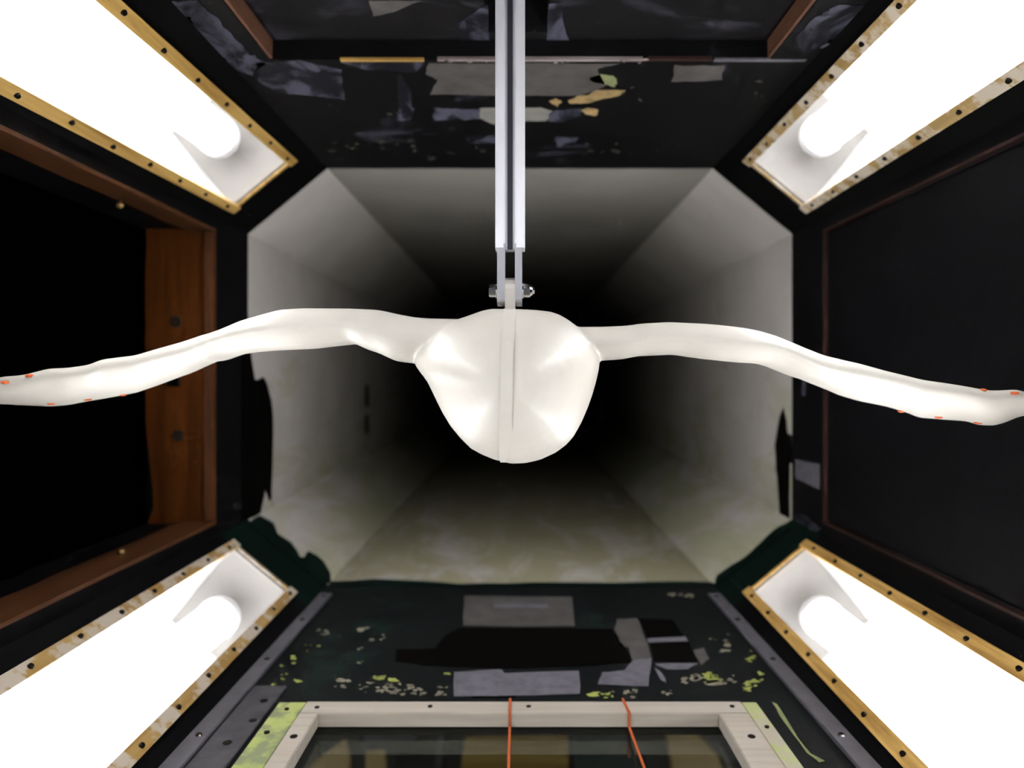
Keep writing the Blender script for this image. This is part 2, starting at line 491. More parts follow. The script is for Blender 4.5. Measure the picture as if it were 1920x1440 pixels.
flat_patch('tape_edge', 'tape_lilac', floor, [(1212, 1199), (1284, 1195), (1290, 1203), (1216, 1206)], ('z', -HZ), 0.0008, 0.0004)
chips('paint_chips', 'chip_grey', floor, ('z', -HZ), [(670, 1175, 725, 1205, 6, 6), (570, 1180, 640, 1215, 6, 4), (620, 1275, 850, 1305, 26, 5), (720, 1285, 800, 1303, 16, 7),
      (1270, 1265, 1340, 1285, 12, 7), (1100, 1295, 1260, 1312, 12, 5), (1255, 1115, 1330, 1119, 5, 5), (1330, 1190, 1380, 1230, 6, 5), (672, 1210, 690, 1250, 4, 4), (1340, 1260, 1385, 1290, 8, 6)])
chips('paint_chips', 'chip_lime', floor, ('z', -HZ), [(505, 1230, 560, 1290, 9, 5), (560, 1205, 600, 1225, 4, 4), (690, 1270, 745, 1285, 6, 6), (1315, 1262, 1350, 1276, 6, 7),
      (1395, 1215, 1410, 1245, 3, 6), (1398, 1260, 1430, 1300, 9, 8), (1100, 1300, 1160, 1312, 6, 5), (825, 1262, 840, 1272, 2, 6), (1450, 1320, 1545, 1425, 0, 5)])
for px in ([(1448, 1318), (1458, 1322), (1472, 1345), (1496, 1385), (1520, 1415), (1546, 1428), (1535, 1430), (1512, 1412), (1488, 1380), (1462, 1342)],):
    flat_patch('paint_smear', 'chip_olive', floor, px, ('z', -HZ), 0.0004, 0.0005, 2)
for s in (-1, 1):
    x0, x1 = s * 334 * M, s * 357 * M
    r = obox('floor_rail', min(x0, x1), max(x0, x1), Y0, 1.045, -HZ, -HZ + .004, 'rail_metal', floor, bevel=.0008)
    bm = bmesh.new()
    for y in (0.63, 0.80, 0.93, 1.03):
        tube(bm, (s * 345 * M, y, -HZ + .004), (s * 345 * M, y, -HZ + .0052), .0032, 14, .0024)
        o = link('rail_screw', to_mesh(bm, 'rail_screw'), 'steel' if y < .7 else 'screw_dark', r)
        bm = bmesh.new()
    bm.free()
    if s < 0:
        p = obox('floor_plate', s * 332 * M, s * 292 * M, Y0, 0.735, -HZ, -HZ + .0025, 'rail_dark', floor, bevel=.0006)
        for (x, y) in ((-.240, .70), (-.236, .66), (-.243, .62)):
            bm = bmesh.new(); tube(bm, (x, y, -HZ + .0024), (x, y, -HZ + .0032), .0035, 12)
            link('plate_screw', to_mesh(bm, 'plate_screw'), 'screw_dark', p)

# window in the floor
win = empty('window_1', (0, 0.5, -HZ)); win['kind'] = 'structure'
def wpart(name, *a, mat, bevel=0.0):
    o = obox(name, *a, mat, None, bevel=bevel)
    o.parent = win; o.matrix_parent_inverse = win.matrix_world.inverted() if False else Matrix.Translation((0, -0.5, HZ))
    return o
ZI = -HZ - 0.0115
parts = []
fr_far = wpart('window_frame', -0.200, 0.207, .6765, YF, ZI, -HZ + .0015, mat='cream_wood', bevel=.0008)
fr_l = wpart('window_frame', -0.200, -0.183, 0.2, .6765, ZI, -HZ + .0016, mat='cream_wood', bevel=.0008)
fr_r = wpart('window_frame', 0.180, 0.207, 0.2, .6765, ZI, -HZ + .0016, mat='cream_wood', bevel=.0008)
wpart('window_batten', FXL, -0.2005, 0.2, YF, ZI, -HZ + .0008, mat='lime_wood', bevel=.0006)
wpart('window_batten', 0.2075, FXR, 0.2, YF, ZI, -HZ + .0008, mat='lime_cream', bevel=.0006)
wpart('window_pane', -0.196, 0.203, 0.2, .69, ZI - .006, ZI - .0005, mat='glass')
for (x, y, r, f) in ((-.1915, .632, .0032, fr_l), (-.187, .688, .0022, fr_far), (-.083, .690, .0022, fr_far), (.008, .690, .0022, fr_far), (.196, .690, .0022, fr_far),
                  (.196, .632, .0032, fr_r), (-.214, .685, .002, fr_l), (-.217, .640, .0024, fr_l), (.215, .65, .002, fr_r)):
    bm = bmesh.new(); tube(bm, (x, y, -HZ + .0010), (x, y, -HZ + .0022), r, 14)
    o = link('frame_screw', to_mesh(bm, 'frame_screw'), 'screw_dark', f)
def ribbon(name, pts, wd, mat):
    bm = bmesh.new()
    for a, b in zip(pts, pts[1:]):
        tube(bm, a, b, wd, 8)
    return link(name, to_mesh(bm, name), mat)
x1, x2 = on_z(956, 1330, -HZ).x, on_z(1172, 1330, -HZ).x
def cord(x, dx, label):
    zz = -HZ + .0015 + .0012
    o = ribbon('orange_cord', [(x, YF + .002, zz), (x + dx * .5, .6755, zz), (x + dx * .5, .6752, ZI + .001), (x + dx, .60, ZI + .001), (x + dx * 2.4, .5, ZI + .001)], .0012, 'orange_dull')
    tag(o, label, 'cord', 'orange cords over the floor window')
cord(x1, .0, 'straight orange cord crossing the middle of the cream window frame')
cord(x2, .004, 'slanting orange cord crossing the right part of the cream window frame')

# pit below the floor window
bm = bmesh.new()
zb = -1.0
box(bm, -3, 3, -2, 5.0, zb - .02, zb)
link('floor_below', to_mesh(bm, 'floor_below'), 'pit', kind='structure')
def board(name, mat, px, zb_, th, label, cat, group=None):
    pts = [on_z(x, y, zb_) for x, y in px]
    bm = bmesh.new(); prism(bm, pts, Vector((0, 0, th)))
    bmesh.ops.bevel(bm, geom=bm.edges[:], offset=.002, segments=1, affect='EDGES')
    o = link(name, to_mesh(bm, name), mat)
    tag(o, label, cat, group)
    return o
G = 'boards seen through the floor window'
board('plywood_board', 'ply_gold', [(590, 1440), (650, 1396), (658, 1440), (640, 1520), (540, 1520)], zb, .02, 'gold plywood offcut below the left end of the floor window', 'board', G)
board('plywood_block', 'ply_gold', [(686, 1422), (722, 1418), (726, 1470), (686, 1470)], zb, .02, 'small gold plywood block under the floor window', 'board', G)
board('navy_board', 'navy_board', [(672, 1384), (722, 1366), (780, 1374), (776, 1410), (690, 1412)], zb, .03, 'dark navy board lying under the floor window glass', 'board', G)
board('plywood_sheet', 'ply_gold', [(872, 1402), (1062, 1398), (1066, 1450), (866, 1452)], zb, .03, 'wide gold plywood panel below the middle of the floor window', 'board', G)
board('green_board', 'dark_board', [(1065, 1372), (1130, 1366), (1195, 1420), (1200, 1470), (1080, 1470)], zb, .03, 'dark green board lying slanted under the floor window', 'board', G)
board('plywood_board', 'ply_gold', [(1245, 1370), (1280, 1374), (1345, 1442), (1360, 1490), (1265, 1490)], zb, .04, 'long gold plywood board slanting below the right end of the window', 'board', G)
board('grey_board', 'grey_board', [(1290, 1368), (1340, 1366), (1385, 1440), (1360, 1440)], zb, .02, 'dark grey board at the right end under the floor window', 'board', G)
board('metal_bar', 'grey_board', [(824, 1372), (834, 1372), (828, 1450), (816, 1450)], zb, .02, 'narrow grey bar standing out below the floor window', 'bar', G)

# side walls
def side_wall(name, s):
    bm = bmesh.new()
    def sb(y0, y1, z0, z1, th=WT):
        a, b = s * HX, s * (HX + th)
        box(bm, min(a, b), max(a, b), y0, y1, z0, z1)
    sb(Y0, D, OZ, CZ); sb(Y0, D, -CZ, -OZ)
    sb(YP, D, -OZ, OZ); sb(Y0, 0.08, -OZ, OZ)
    return link(name, to_mesh(bm, name), 'wall_paint', kind='structure')
wall_l = side_wall('wall_left', -1)
wall_r = side_wall('wall_right', 1)

# open window on the left: varnished jamb, rails, black backdrop behind
bm = bmesh.new()             # jamb board with a slightly ragged outer edge
n = 18
prof = []
for i in range(n + 1):
    z = -OZ + 2 * OZ * i / n
    py = VY - z * F / YP
    edge = 276 + (14 * max(0, min(1, (py - 800) / 120)) if py < 980 else 2) + random.uniform(-1.5, 1.5)
    prof.append(Vector(((edge - VX) * YP / F, YP - .004, z)))
poly = [Vector((-HX - .0005, YP - .004, -OZ)), Vector((-HX - .0005, YP - .004, OZ))] + prof[::-1]
prism(bm, poly, Vector((0, .0035, 0)))
jamb = link('trim_1', to_mesh(bm, 'trim_1'), 'jamb_wood', kind='structure')
obox('bead', -HX - .0125, -HX - .001, YP - .010, YP - .004, -OZ + .004, OZ - .004, 'bead_wood', jamb, bevel=.001)
for (px, py) in ((330, 603), (334, 817)):
    bm = bmesh.new()
    p = at(px, py, YP - .004)
    tube(bm, p - Vector((0, .0012, 0)), p, .0072, 18)
    link('bolt_head', to_mesh(bm, 'bolt_head'), 'screw_brown', jamb)
p = at(326, 706, YP - .004)
pl = obox('latch_plate', p.x - .008, p.x + .008, p.y - .002, p.y, p.z - .013, p.z + .013, 'tape_black', jamb)
obox('latch_strip', p.x + .003, p.x + .0078, p.y - .004, p.y - .002, p.z - .011, p.z + .012, 'steel', pl)
for k, s in ((2, 1), (3, -1)):
    z0, z1 = s * OZ, s * (OZ - .004)
    bm = bmesh.new()
    dp = .034 if s > 0 else .045
    m = 24
    poly = [Vector((-HX + .0012, YP - .004, z0)), Vector((-HX + .0012, .08, z0))]
    poly += [Vector((-HX - dp + random.uniform(-.0015, .0015), .08 + (YP - .084) * i / m, z0)) for i in range(m + 1)]
    prism(bm, poly, Vector((0, 0, z1 - z0)))
    tr = link('trim_%d' % k, to_mesh(bm, 'trim_%d' % k), 'reveal_wood', kind='structure')
# hooks on the rails
def hook(px, py, label):
    y = .80
    p = at(px, py, y)
    r = empty('curtain_hook', (p.x, y, p.z))
    tag(r, label, 'hook')
    bm = bmesh.new()
    tube(bm, (0, 0, -.004), (0, 0, .008 if p.z > 0 else .0), .0016, 10)
    o = link('stem', to_mesh(bm, 'stem'), 'brass', r)
    bm = bmesh.new()
    bmesh.ops.create_uvsphere(bm, u_segments=14, v_segments=8, radius=.0042)
    o = link('knob', to_mesh(bm, 'knob', True), 'brass', r)
    return r
# folded black backdrop, added in place of the dark outside the opening
bm = bmesh.new()
cols = []
for i in range(90):
    y = -0.2 + 1.35 * i / 89
    x = -HX - WT - .012 - .010 * math.sin(i * .9) - .006 * math.sin(i * .37 + 1)
    cols.append([bm.verts.new((x + .004 * math.sin(j * 1.3 + i * .2), y, -.34 + .68 * j / 10)) for j in range(11)])
for a, b in zip(cols, cols[1:]):
    for j in range(10):
        bm.faces.new([a[j], b[j], b[j + 1], a[j + 1]])
bmesh.ops.solidify(bm, geom=bm.faces[:], thickness=.002)
backdrop = link('dark_backdrop', to_mesh(bm, 'dark_backdrop', True), 'void_black')
tag(backdrop, 'black drape standing in for the dark outside the open side window on the left', 'backdrop')
hook(225, 384, 'small brass hook under the upper rail of the open side window')
hook(228, 1036, 'small brass hook above the lower rail of the open side window')

# closed dark door on the right
door = obox('door_1', HX + .004, HX + .022, .085, YP - .005, -OZ + .005, OZ - .005, 'door_paint', kind='structure', bevel=.001)
for k, b in ((4, (HX - .001, HX + .016, YP - .0035, YP, -OZ, OZ)), (5, (HX - .0006, HX + .016, .08, YP - .0035, OZ - .0028, OZ)), (6, (HX - .0006, HX + .016, .08, YP - .0035, -OZ, -OZ + .0028))):
    obox('trim_%d' % k, *b, 'red_bead', kind='structure')
# tape on the right end post
flat_patch('tape_patch', 'tape_lilac', wall_r, [(1492, 862), (1538, 870), (1537, 918), (1510, 905), (1492, 896)], ('x', HX), .0004, .0004)
flat_patch('tape_patch', 'tape_blue', wall_r, [(1490, 960), (1510, 966), (1540, 992), (1530, 998), (1492, 980)], ('x', HX), .0004, .0006)
flat_patch('tape_patch', 'tape_blue', wall_r, [(1506, 700), (1512, 702), (1510, 742), (1504, 742)], ('x', HX), .0004, .0003)
flat_patch('tape_patch', 'tape_blue', wall_l, [(437, 945), (462, 935), (462, 952), (438, 955)], ('x', -HX), .0004, .0006)

# ------------------------------------------------------------------ chamfer walls and light fittings
A2 = Vector((CX, HZ)); B2 = Vector((HX, CZ))
CL = (B2 - A2).length
U0, U1 = .146 * CL, .88 * CL          # outer limits of the wood strips
YE = D / 1.098                         # far end of the fitting
YS = -0.30                             # near end of the fitting
SW = .0125                             # strip width
TW = .0075                             # end strip width
names = {(-1, 1): 'upper_left', (1, 1): 'upper_right', (-1, -1): 'lower_left', (1, -1): 'lower_right'}
labels = {
    (-1, 1): 'lit fluorescent fitting with golden wood strips, above the open side window',
    (1, 1): 'lit fluorescent fitting with pale stained strips, above the dark door panel',
    (-1, -1): 'lit fluorescent fitting with mottled worn strips, below the open side window',
    (1, -1): 'lit fluorescent fitting with golden grained strips, below the dark door panel'}
strip_mat = {(-1, 1): 'strip_gold', (1, 1): 'strip_pale', (-1, -1): 'strip_mottled', (1, -1): 'strip_gold_stripe'}
SKEW = {(-1, 1): (.0135, .021), (1, 1): (-.0175, -.0165), (-1, -1): (-.017, -.006), (1, -1): (-.024, 0.0)}   # the fittings sit slightly out of true
YK = 0.42
bm = bmesh.new(); tube(bm, (0, 0, 0), (0, 0, .0020), .0026, 12, .0020)
screw_me = to_mesh(bm, 'screw'); screw_me.materials.append(MAT['screw_dark'])

for (sx, sz), nm in names.items():
    a = Vector((sx * A2.x, sz * A2.y)); b = Vector((sx * B2.x, sz * B2.y))
    t2 = (b - a).normalized()
    n2 = Vector((t2.y, -t2.x))
    if n2.dot(a) < 0: n2 = -n2         # outward normal
    def P(u, y, d):                    # u along the chamfer, d outward
        f = max(0.0, min(1.0, (u - U0) / (U1 - U0)))
        sk = 0.0 if (u < U0 * .6 or u > CL - (CL - U1) * .6) else SKEW[(sx, sz)][0] * (1 - f) + SKEW[(sx, sz)][1] * f
        u = u + sk * max(0.0, YE - max(y, YK))
        q = a + t2 * u + n2 * d
        return Vector((q.x, y, q.y))
    def slab(bm, u0, u1, y0, y1, d0, d1):
        if y0 < YK < y1:
            slab(bm, u0, u1, y0, YK, d0, d1); slab(bm, u0, u1, YK, y1, d0, d1)
            return
        hexa(bm, [P(u0, y0, d0), P(u1, y0, d0), P(u1, y1, d0), P(u0, y1, d0), P(u0, y0, d1), P(u1, y0, d1), P(u1, y1, d1), P(u0, y1, d1)])
    bm = bmesh.new()
    g = .004
    slab(bm, 0, U0 + g, Y0, D, 0, .012); slab(bm, U1 - g, CL, Y0, D, 0, .012)
    slab(bm, U0 + g, U1 - g, YE - g, D, 0, .012); slab(bm, U0 + g, U1 - g, Y0, YS, 0, .012)
    wall = link('wall_' + nm, to_mesh(bm, 'wall'), 'frame_black' if sz > 0 else 'green_paint', kind='structure')
    if sz < 0:   # black paint along the two long margins of the green wall
        for (u0, u1) in ((0.0005, U0 + .001), (U1 - .001, CL - .0005)):
            bm = bmesh.new(); slab(bm, u0, u1, Y0, YE - .01, -.0004, 0.0)
            link('margin_paint', to_mesh(bm, 'margin_paint'), 'wall_paint', wall)
    fit = empty('fluorescent_fitting', P(CL / 2, YS, 0)); tag(fit, labels[(sx, sz)], 'light', 'fluorescent fittings in the corners')
    inv = Matrix.Translation(-fit.location)
    def fpart(name, me, mat, par=fit):
        o = link(name, me, mat, par)
        if par is fit: o.matrix_parent_inverse = inv
        return o
    # white reflector box, open towards the tunnel
    bx0, bx1, bd, wl = U0 + .006, U1 - .006, .130, .004
    bm = bmesh.new()
    slab(bm, bx0 - wl, bx0, YS, YE - .002, .003, bd); slab(bm, bx1, bx1 + wl, YS, YE - .002, .003, bd)
    slab(bm, bx0 - wl, bx1 + wl, YS, YE - .002, bd, bd + wl)
    slab(bm, bx0 - wl, bx1 + wl, YS - .006, YS, .0121, bd + wl)
    fpart('reflector_box', to_mesh(bm, 'reflector_box'), 'box_white')
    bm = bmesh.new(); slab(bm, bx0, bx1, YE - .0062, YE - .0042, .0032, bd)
    fpart('end_plate', to_mesh(bm, 'end_plate'), 'box_shade')
    uc, dc = (bx0 + bx1) / 2, .066
    bm = bmesh.new()
    tube(bm, P(uc, YS + .03, dc), P(uc, .946, dc), .0245, 32)
    tb = fpart('lamp_tube', to_mesh(bm, 'lamp_tube'), 'tube')
    for p_ in tb.data.polygons:
        p_.use_smooth = len(p_.vertices) == 4
    for (y0, y1) in ((.946, .960), (YS + .005, YS + .03)):
        bm = bmesh.new(); tube(bm, P(uc, y0, dc), P(uc, y1, dc), .0265, 32)
        bmesh.ops.bevel(bm, geom=[e for e in bm.edges if e.calc_face_angle(0) > 1], offset=.004, segments=3, affect='EDGES')
        cp = fpart('end_cap', to_mesh(bm, 'end_cap'), 'cap_white')
        bm = bmesh.new(); yy = (y1, YE - .0063) if y0 > 0 else (YS, y0)
        tube(bm, P(uc, yy[0], dc), P(uc, yy[1], dc), .010, 16)
        link('lamp_holder', to_mesh(bm, 'lamp_holder'), 'cap_white', cp).matrix_parent_inverse = Matrix()
    bm = bmesh.new(); slab(bm, U0 + .003, U1 - .003, YS, YE - .003, 0.0, .003)
    fpart('clear_sheet', to_mesh(bm, 'clear_sheet'), 'clear')
    th = .0045
    ys = [.574 + .066 * i - .066 * 13 for i in range(13)] + [.574 + .066 * i for i in range(7)]
    for (u0, u1) in ((U0, U0 + SW), (U1 - SW, U1)):
        bm = bmesh.new(); slab(bm, u0, u1, YS, YE, -th, 0)
        st = fpart('wood_strip', to_mesh(bm, 'wood_strip'), strip_mat[(sx, sz)])
        off = random.uniform(-.012, .012)
        for y in ys:
            if y + off < .35 or y + off > YE - .01: continue
            s_ = bpy.data.objects.new('screw', screw_me); COL.objects.link(s_)
            s_.parent = st
            c = P((u0 + u1) / 2 + random.uniform(-.001, .001), y + off, -th)
            nrm = Vector((-n2.x, 0, -n2.y))
            s_.matrix_local = Matrix.Translation(c) @ nrm.to_track_quat('Z', 'Y').to_matrix().to_4x4()
    bm = bmesh.new(); slab(bm, U0 + SW, U1 - SW, YE - TW, YE, -.0012, 0)
    fpart('wood_strip', to_mesh(bm, 'wood_strip'), strip_mat[(sx, sz)])

# ------------------------------------------------------------------ duct downstream
FL = 0.175                   # the duct is a diffuser: its section grows by this share per metre
YDE = D + 7.0
ring = [(-CX, HZ), (CX, HZ), (HX, CZ), (HX, -CZ), (CX, -HZ), (-CX, -HZ), (-HX, -CZ), (-HX, CZ)]
SE = 1 + FL * (YDE - D)
bm = bmesh.new()
prism(bm, [Vector((x * SE, YDE, z * SE)) for x, z in ring], Vector((0, .02, 0)))
duct_end = link('wall_duct', to_mesh(bm, 'wall_duct'), 'void_black', kind='structure')  # black plate painted in for the dark far end
for i in range(8):
    p, q = Vector(ring[i]), Vector(ring[(i + 1) % 8])
    nn = Vector((-(q - p).y, (q - p).x)).normalized()
    if nn.dot(p) < 0: nn = -nn
    gap = (q - p).normalized() * -.0006
    p1, q1 = p + gap, q - gap
    o1, o2 = q + nn * .02, p + nn * .02
    bm = bmesh.new()
    hexa(bm, [Vector((v.x, D + .0008, v.y)) for v in (p1, q1, o1, o2)] + [Vector((v.x * SE, YDE - .0005, v.y * SE)) for v in (p1, q1, o1, o2)])
    link('duct_panel', to_mesh(bm, 'duct_panel'), {0: 'duct_top', 4: 'duct_low'}.get(i, 'duct'), duct_end)

# tape and paint over the joint between the test section and the duct
def duct_patch(name, mat, px, edge, jit=.0005, sub=2):
    """patch on the duct panel whose section point is edge (x, z), with its outward direction"""
    n2, c = edge
    n = Vector((n2.x, -FL * c, n2.y))
    d0 = c - FL * c * D
    nu = n.normalized()
    pts = []
    for x, y in px:
        r = at(x, y, 1.0)
        t_ = d0 / n.dot(r)
        if t_ < D:           # upstream of the joint the panel is straight
            t_ = c / (n2.x * r.x + n2.y * r.z)
        pts.append(r * t_)
    pts = [p - nu * .0012 for p in rough_poly(pts, jit, sub)]
    bm = bmesh.new(); prism(bm, pts, nu * -.0004)
    bmesh.ops.triangulate(bm, faces=[f for f in bm.faces if len(f.verts) > 4])
    return link(name, to_mesh(bm, name), mat, duct_end)
def cham_edge(sx):
    a = Vector((sx * CX, -HZ)); b = Vector((sx * HX, -CZ))
    t2 = (b - a).normalized(); n2 = Vector((t2.y, -t2.x))
    if n2.dot(a) < 0: n2 = -n2
    return n2, n2.dot(a)
LEFT, RIGHT, LOW = (Vector((-1, 0)), HX), (Vector((1, 0)), HX), (Vector((0, -1)), HZ)
duct_patch('joint_tape', 'tape_black', [(468, 655), (472, 690), (476, 712), (484, 712), (492, 706), (500, 722), (507, 750), (511, 780), (510, 830), (509, 900), (508, 935), (504, 940),
            (500, 928), (497, 905), (494, 930), (488, 960), (474, 975), (452, 975), (452, 655)], LEFT)
duct_patch('joint_tape', 'tape_black', [(1470, 765), (1476, 790), (1477, 812), (1486, 815), (1486, 868), (1478, 870), (1480, 930), (1482, 972), (1464, 976), (1470, 950), (1468, 888), (1457, 886), (1454, 834), (1467, 828), (1464, 782)], RIGHT)
for y0, y1 in ((722, 762), (778, 812)):
    duct_patch('duct_slot', 'tape_black', [(684, y0), (690, y0), (691, y1), (684, y1)], LEFT, .0008)
duct_patch('joint_paint', 'green_paint', [(468, 985), (470, 976), (486, 968), (512, 982), (520, 1002), (545, 1018), (556, 1034), (562, 1046), (570, 1046), (576, 1034), (592, 1042), (608, 1056), (618, 1076), (620, 1092), (606, 1098), (540, 1046)], cham_edge(-1))
duct_patch('joint_paint', 'green_paint', [(1484, 978), (1462, 988), (1440, 1006), (1418, 1028), (1398, 1046), (1372, 1062), (1345, 1080), (1341, 1092), (1350, 1094), (1424, 1040), (1484, 990)], cham_edge(1))
duct_patch('joint_paint', 'green_paint', [(618, 1093), (700, 1087), (790, 1091), (860, 1096), (950, 1095), (1050, 1093), (1150, 1094), (1250, 1092), (1340, 1093), (1340, 1100), (618, 1100)], LOW)

# ------------------------------------------------------------------ support strut
SY = 0.55                    # y of the bolt
XS = at(957, 0, SY - .01).x
def xs(px): return at(px, 0, SY - .01).x
strut = empty('support_strut', (XS, SY, at(0, 572, SY).z))
tag(strut, 'upright aluminium channel strut with two prongs holding the white bird model', 'strut')
inv = Matrix.Translation(-strut.location)
def spart(name, me, mat, par=None):
    o = link(name, me, mat, par or strut)
    if par is None: o.matrix_parent_inverse = inv
    return o
zc = at(0, 464, SY - .01).z
yf, yb = SY - .010, SY + .010
xl, xr, xa, xb = xs(928.5), xs(984.5), xs(947.5), xs(964.5)
bm = bmesh.new()
poly = [(xl, yf), (xa, yf), (xa, yf + .012), (xb, yf + .012), (xb, yf), (xr, yf), (xr, yb), (xl, yb)]
prism(bm, [Vector((x, y, zc)) for x, y in poly], Vector((0, 0, .52 - zc)))
bmesh.ops.bevel(bm, geom=[e for e in bm.edges if abs((e.verts[0].co - e.verts[1].co).z) > .1], offset=.0013, segments=4, affect='EDGES')
spart('channel', to_mesh(bm, 'channel'), 'alu')
bm = bmesh.new(); box(bm, xa + .0002, xb - .0002, yf + .0112, yf + .0122, zc + .0004, .52)  # dark strip, the shade inside the channel put into its colour
spart('groove_shade', to_mesh(bm, 'groove_shade'), 'alu_groove_shade')
zb_ = at(0, 572, SY - .01).z
zbolt = at(0, 545, SY).z
for (p0, p1) in ((932, 947), (965.5, 979)):
    x0, x1 = xs(p0), xs(p1)
    pts = [Vector((x0, SY - .0098, zc + .003)), Vector((x0, SY - .0098, zb_ + .004))]
    for k in range(9):
        an = math.pi + math.pi * k / 8
        pts.append(Vector((x0, SY + .0098 * math.cos(an), zb_ + .004 + .004 * math.sin(an))))
    pts.append(Vector((x0, SY + .0098, zc + .003)))
    bm = bmesh.new(); prism(bm, pts, Vector((x1 - x0, 0, 0)))
    bmesh.ops.remove_doubles(bm, verts=bm.verts[:], dist=1e-6)
    spart('prong', to_mesh(bm, 'prong'), 'alu_prong')
bm = bmesh.new()
xh0, xh1 = xs(932) - .0062, xs(932) - .0004
tube(bm, (xs(931), SY, zbolt), (xs(980), SY, zbolt), .0026, 16)
bolt = spart('bolt_shaft', to_mesh(bm, 'bolt_shaft'), 'steel')
bm = bmesh.new(); tube(bm, (xh0, SY, zbolt), (xh1, SY, zbolt), .0050, 6)
bmesh.ops.bevel(bm, geom=bm.edges[:], offset=.0005, segments=2, affect='EDGES')
link('bolt_head', to_mesh(bm, 'bolt_head'), 'steel', bolt)
for x in (xs(932) - .0006, xs(979) + .0006):
    bm = bmesh.new(); tube(bm, (x - .0005, SY, zbolt), (x + .0005, SY, zbolt), .0056, 24)
    link('washer', to_mesh(bm, 'washer'), 'steel', bolt)
bm = bmesh.new()
xn = xs(979) + .0011
tube(bm, (xn, SY, zbolt), (xn + .0048, SY, zbolt), .0051, 6)
bmesh.ops.bevel(bm, geom=bm.edges[:], offset=.0004, segments=2, affect='EDGES')
tube(bm, (xn + .0047, SY, zbolt), (xn + .0064, SY, zbolt), .0044, 20, .0034)
tube(bm, (xn + .0064, SY, zbolt), (xn + .0080, SY, zbolt), .0026, 16, .0024)
link('lock_nut', to_mesh(bm, 'lock_nut'), 'steel', bolt)

# ------------------------------------------------------------------ bird model
def interp(tab, x):
    if x <= tab[0][0]: return tab[0][1]
    for (x0, y0), (x1, y1) in zip(tab, tab[1:]):
        if x <= x1:
            f = (x - x0) / (x1 - x0)
            return y0 + (y1 - y0) * f
    return tab[-1][1]
TOP = [(-32, 730), (-24, 721), (-10, 716), (0, 713), (20, 706), (60, 702), (107, 688), (140, 687), (180, 682), (205, 671), (265, 664), (300, 653), (345, 640), (410, 620), (445, 604), (480, 594), (515, 585), (560, 583), (650, 584),
       (700, 586), (737, 594), (770, 600), (800, 602), (852, 603), (900, 606), (960, 612), (1020, 616), (1082, 618), (1130, 618), (1180, 616), (1210, 612), (1260, 609), (1330, 612), (1400, 618), (1430, 623), (1460, 632), (1500, 648),
       (1540, 664), (1560, 668), (1600, 677), (1650, 693), (1680, 700), (1720, 709), (1760, 715), (1800, 722), (1840, 729), (1890, 729), (1920, 741), (1938, 749), (1948, 757)]
BOT = [(-32, 738), (-24, 750), (-10, 755), (0, 756), (20, 756), (60, 758), (107, 760), (140, 758), (180, 750), (205, 746), (265, 735), (300, 722), (345, 703), (400, 667), (410, 661), (445, 655), (480, 651), (515, 649), (560, 647), (620, 640), (650, 637),
       (675, 649), (700, 657), (730, 671), (762, 675), (800, 676), (900, 676), (1000, 674), (1100, 672), (1150, 669), (1180, 667), (1210, 661), (1240, 660), (1280, 658), (1310, 662), (1330, 665), (1400, 673), (1450, 677), (1480, 687), (1500, 700),
       (1540, 722), (1580, 744), (1610, 753), (1650, 760), (1690, 772), (1710, 781), (1760, 785), (1800, 788), (1820, 795), (1850, 796), (1870, 790), (1895, 779), (1920, 775), (1938, 769), (1948, 762)]
TWIST = [(-60, 1), (250, 1), (330, .85), (430, .2), (520, 0), (1380, 0), (1480, .25), (1580, .85), (1650, 1), (1970, 1)]
YLE = [(-40, .538), (0, .535), (200, .535), (420, .518), (520, .515), (700, .520), (960, .53), (1200, .520), (1400, .515), (1520, .518), (1720, .535), (1920, .535), (1950, .538)]
CH = [(-34, .014), (-20, .028), (60, .06), (300, .105), (500, .125), (760, .14), (960, .15), (1160, .14), (1400, .125), (1600, .105), (1850, .06), (1936, .028), (1950, .014)]
def smooth(tab, x, wd=14):
    return (interp(tab, x - wd) + 2 * interp(tab, x - wd / 2) + 3 * interp(tab, x) + 2 * interp(tab, x + wd / 2) + interp(tab, x + wd)) / 9
bm = bmesh.new()
rings = []
NA = 20
px = -32.0
while px <= 1948.5:
    tw, yl, ch = smooth(TWIST, px, 30), smooth(YLE, px, 40), smooth(CH, px, 12)
    tp, bt = smooth(TOP, px, 7), smooth(BOT, px, 7)
    full = bt - tp
    th = full * (1 - tw) + full * .42 * tw
    ym = yl + ch * .22
    zle = (VY - ((tp + bt) / 2 * (1 - tw) + (tp + th / 2) * tw)) * ym / F
    yt = yl + ch
    zte = (VY - ((tp + bt) / 2 * (1 - tw) + (bt - 3) * tw)) * (yt if tw > .5 else ym) / F
    thm = th * ym / F * (1 + .12 * tw)
    X = (px - VX) * (yl + .01) / F
    r = []
    for k in range(NA * 2):
        u = k / NA
        s = 1 if u < 1 else -1
        c = (1 - math.cos(math.pi * (u if u < 1 else 2 - u))) / 2
        half = 2.6 * thm * (.2969 * math.sqrt(c) - .126 * c - .3516 * c * c + .2843 * c ** 3 - .1015 * c ** 4) * 1.9 / 2.6 * 1.02
        half = half * 2.6 + .0022 * min(1, c * 8)
        zc_ = zle + (zte - zle) * c
        r.append(bm.verts.new((X + (px - VX) * ch * c * tw / F, yl + ch * c, zc_ + s * half)))
    rings.append(r)
    px += 6.0
for a, b in zip(rings, rings[1:]):
    n = len(a)
    for i in range(n):
        bm.faces.new([a[i], a[(i + 1) % n], b[(i + 1) % n], b[i]])
bm.faces.new(rings[0]); bm.faces.new(rings[-1])
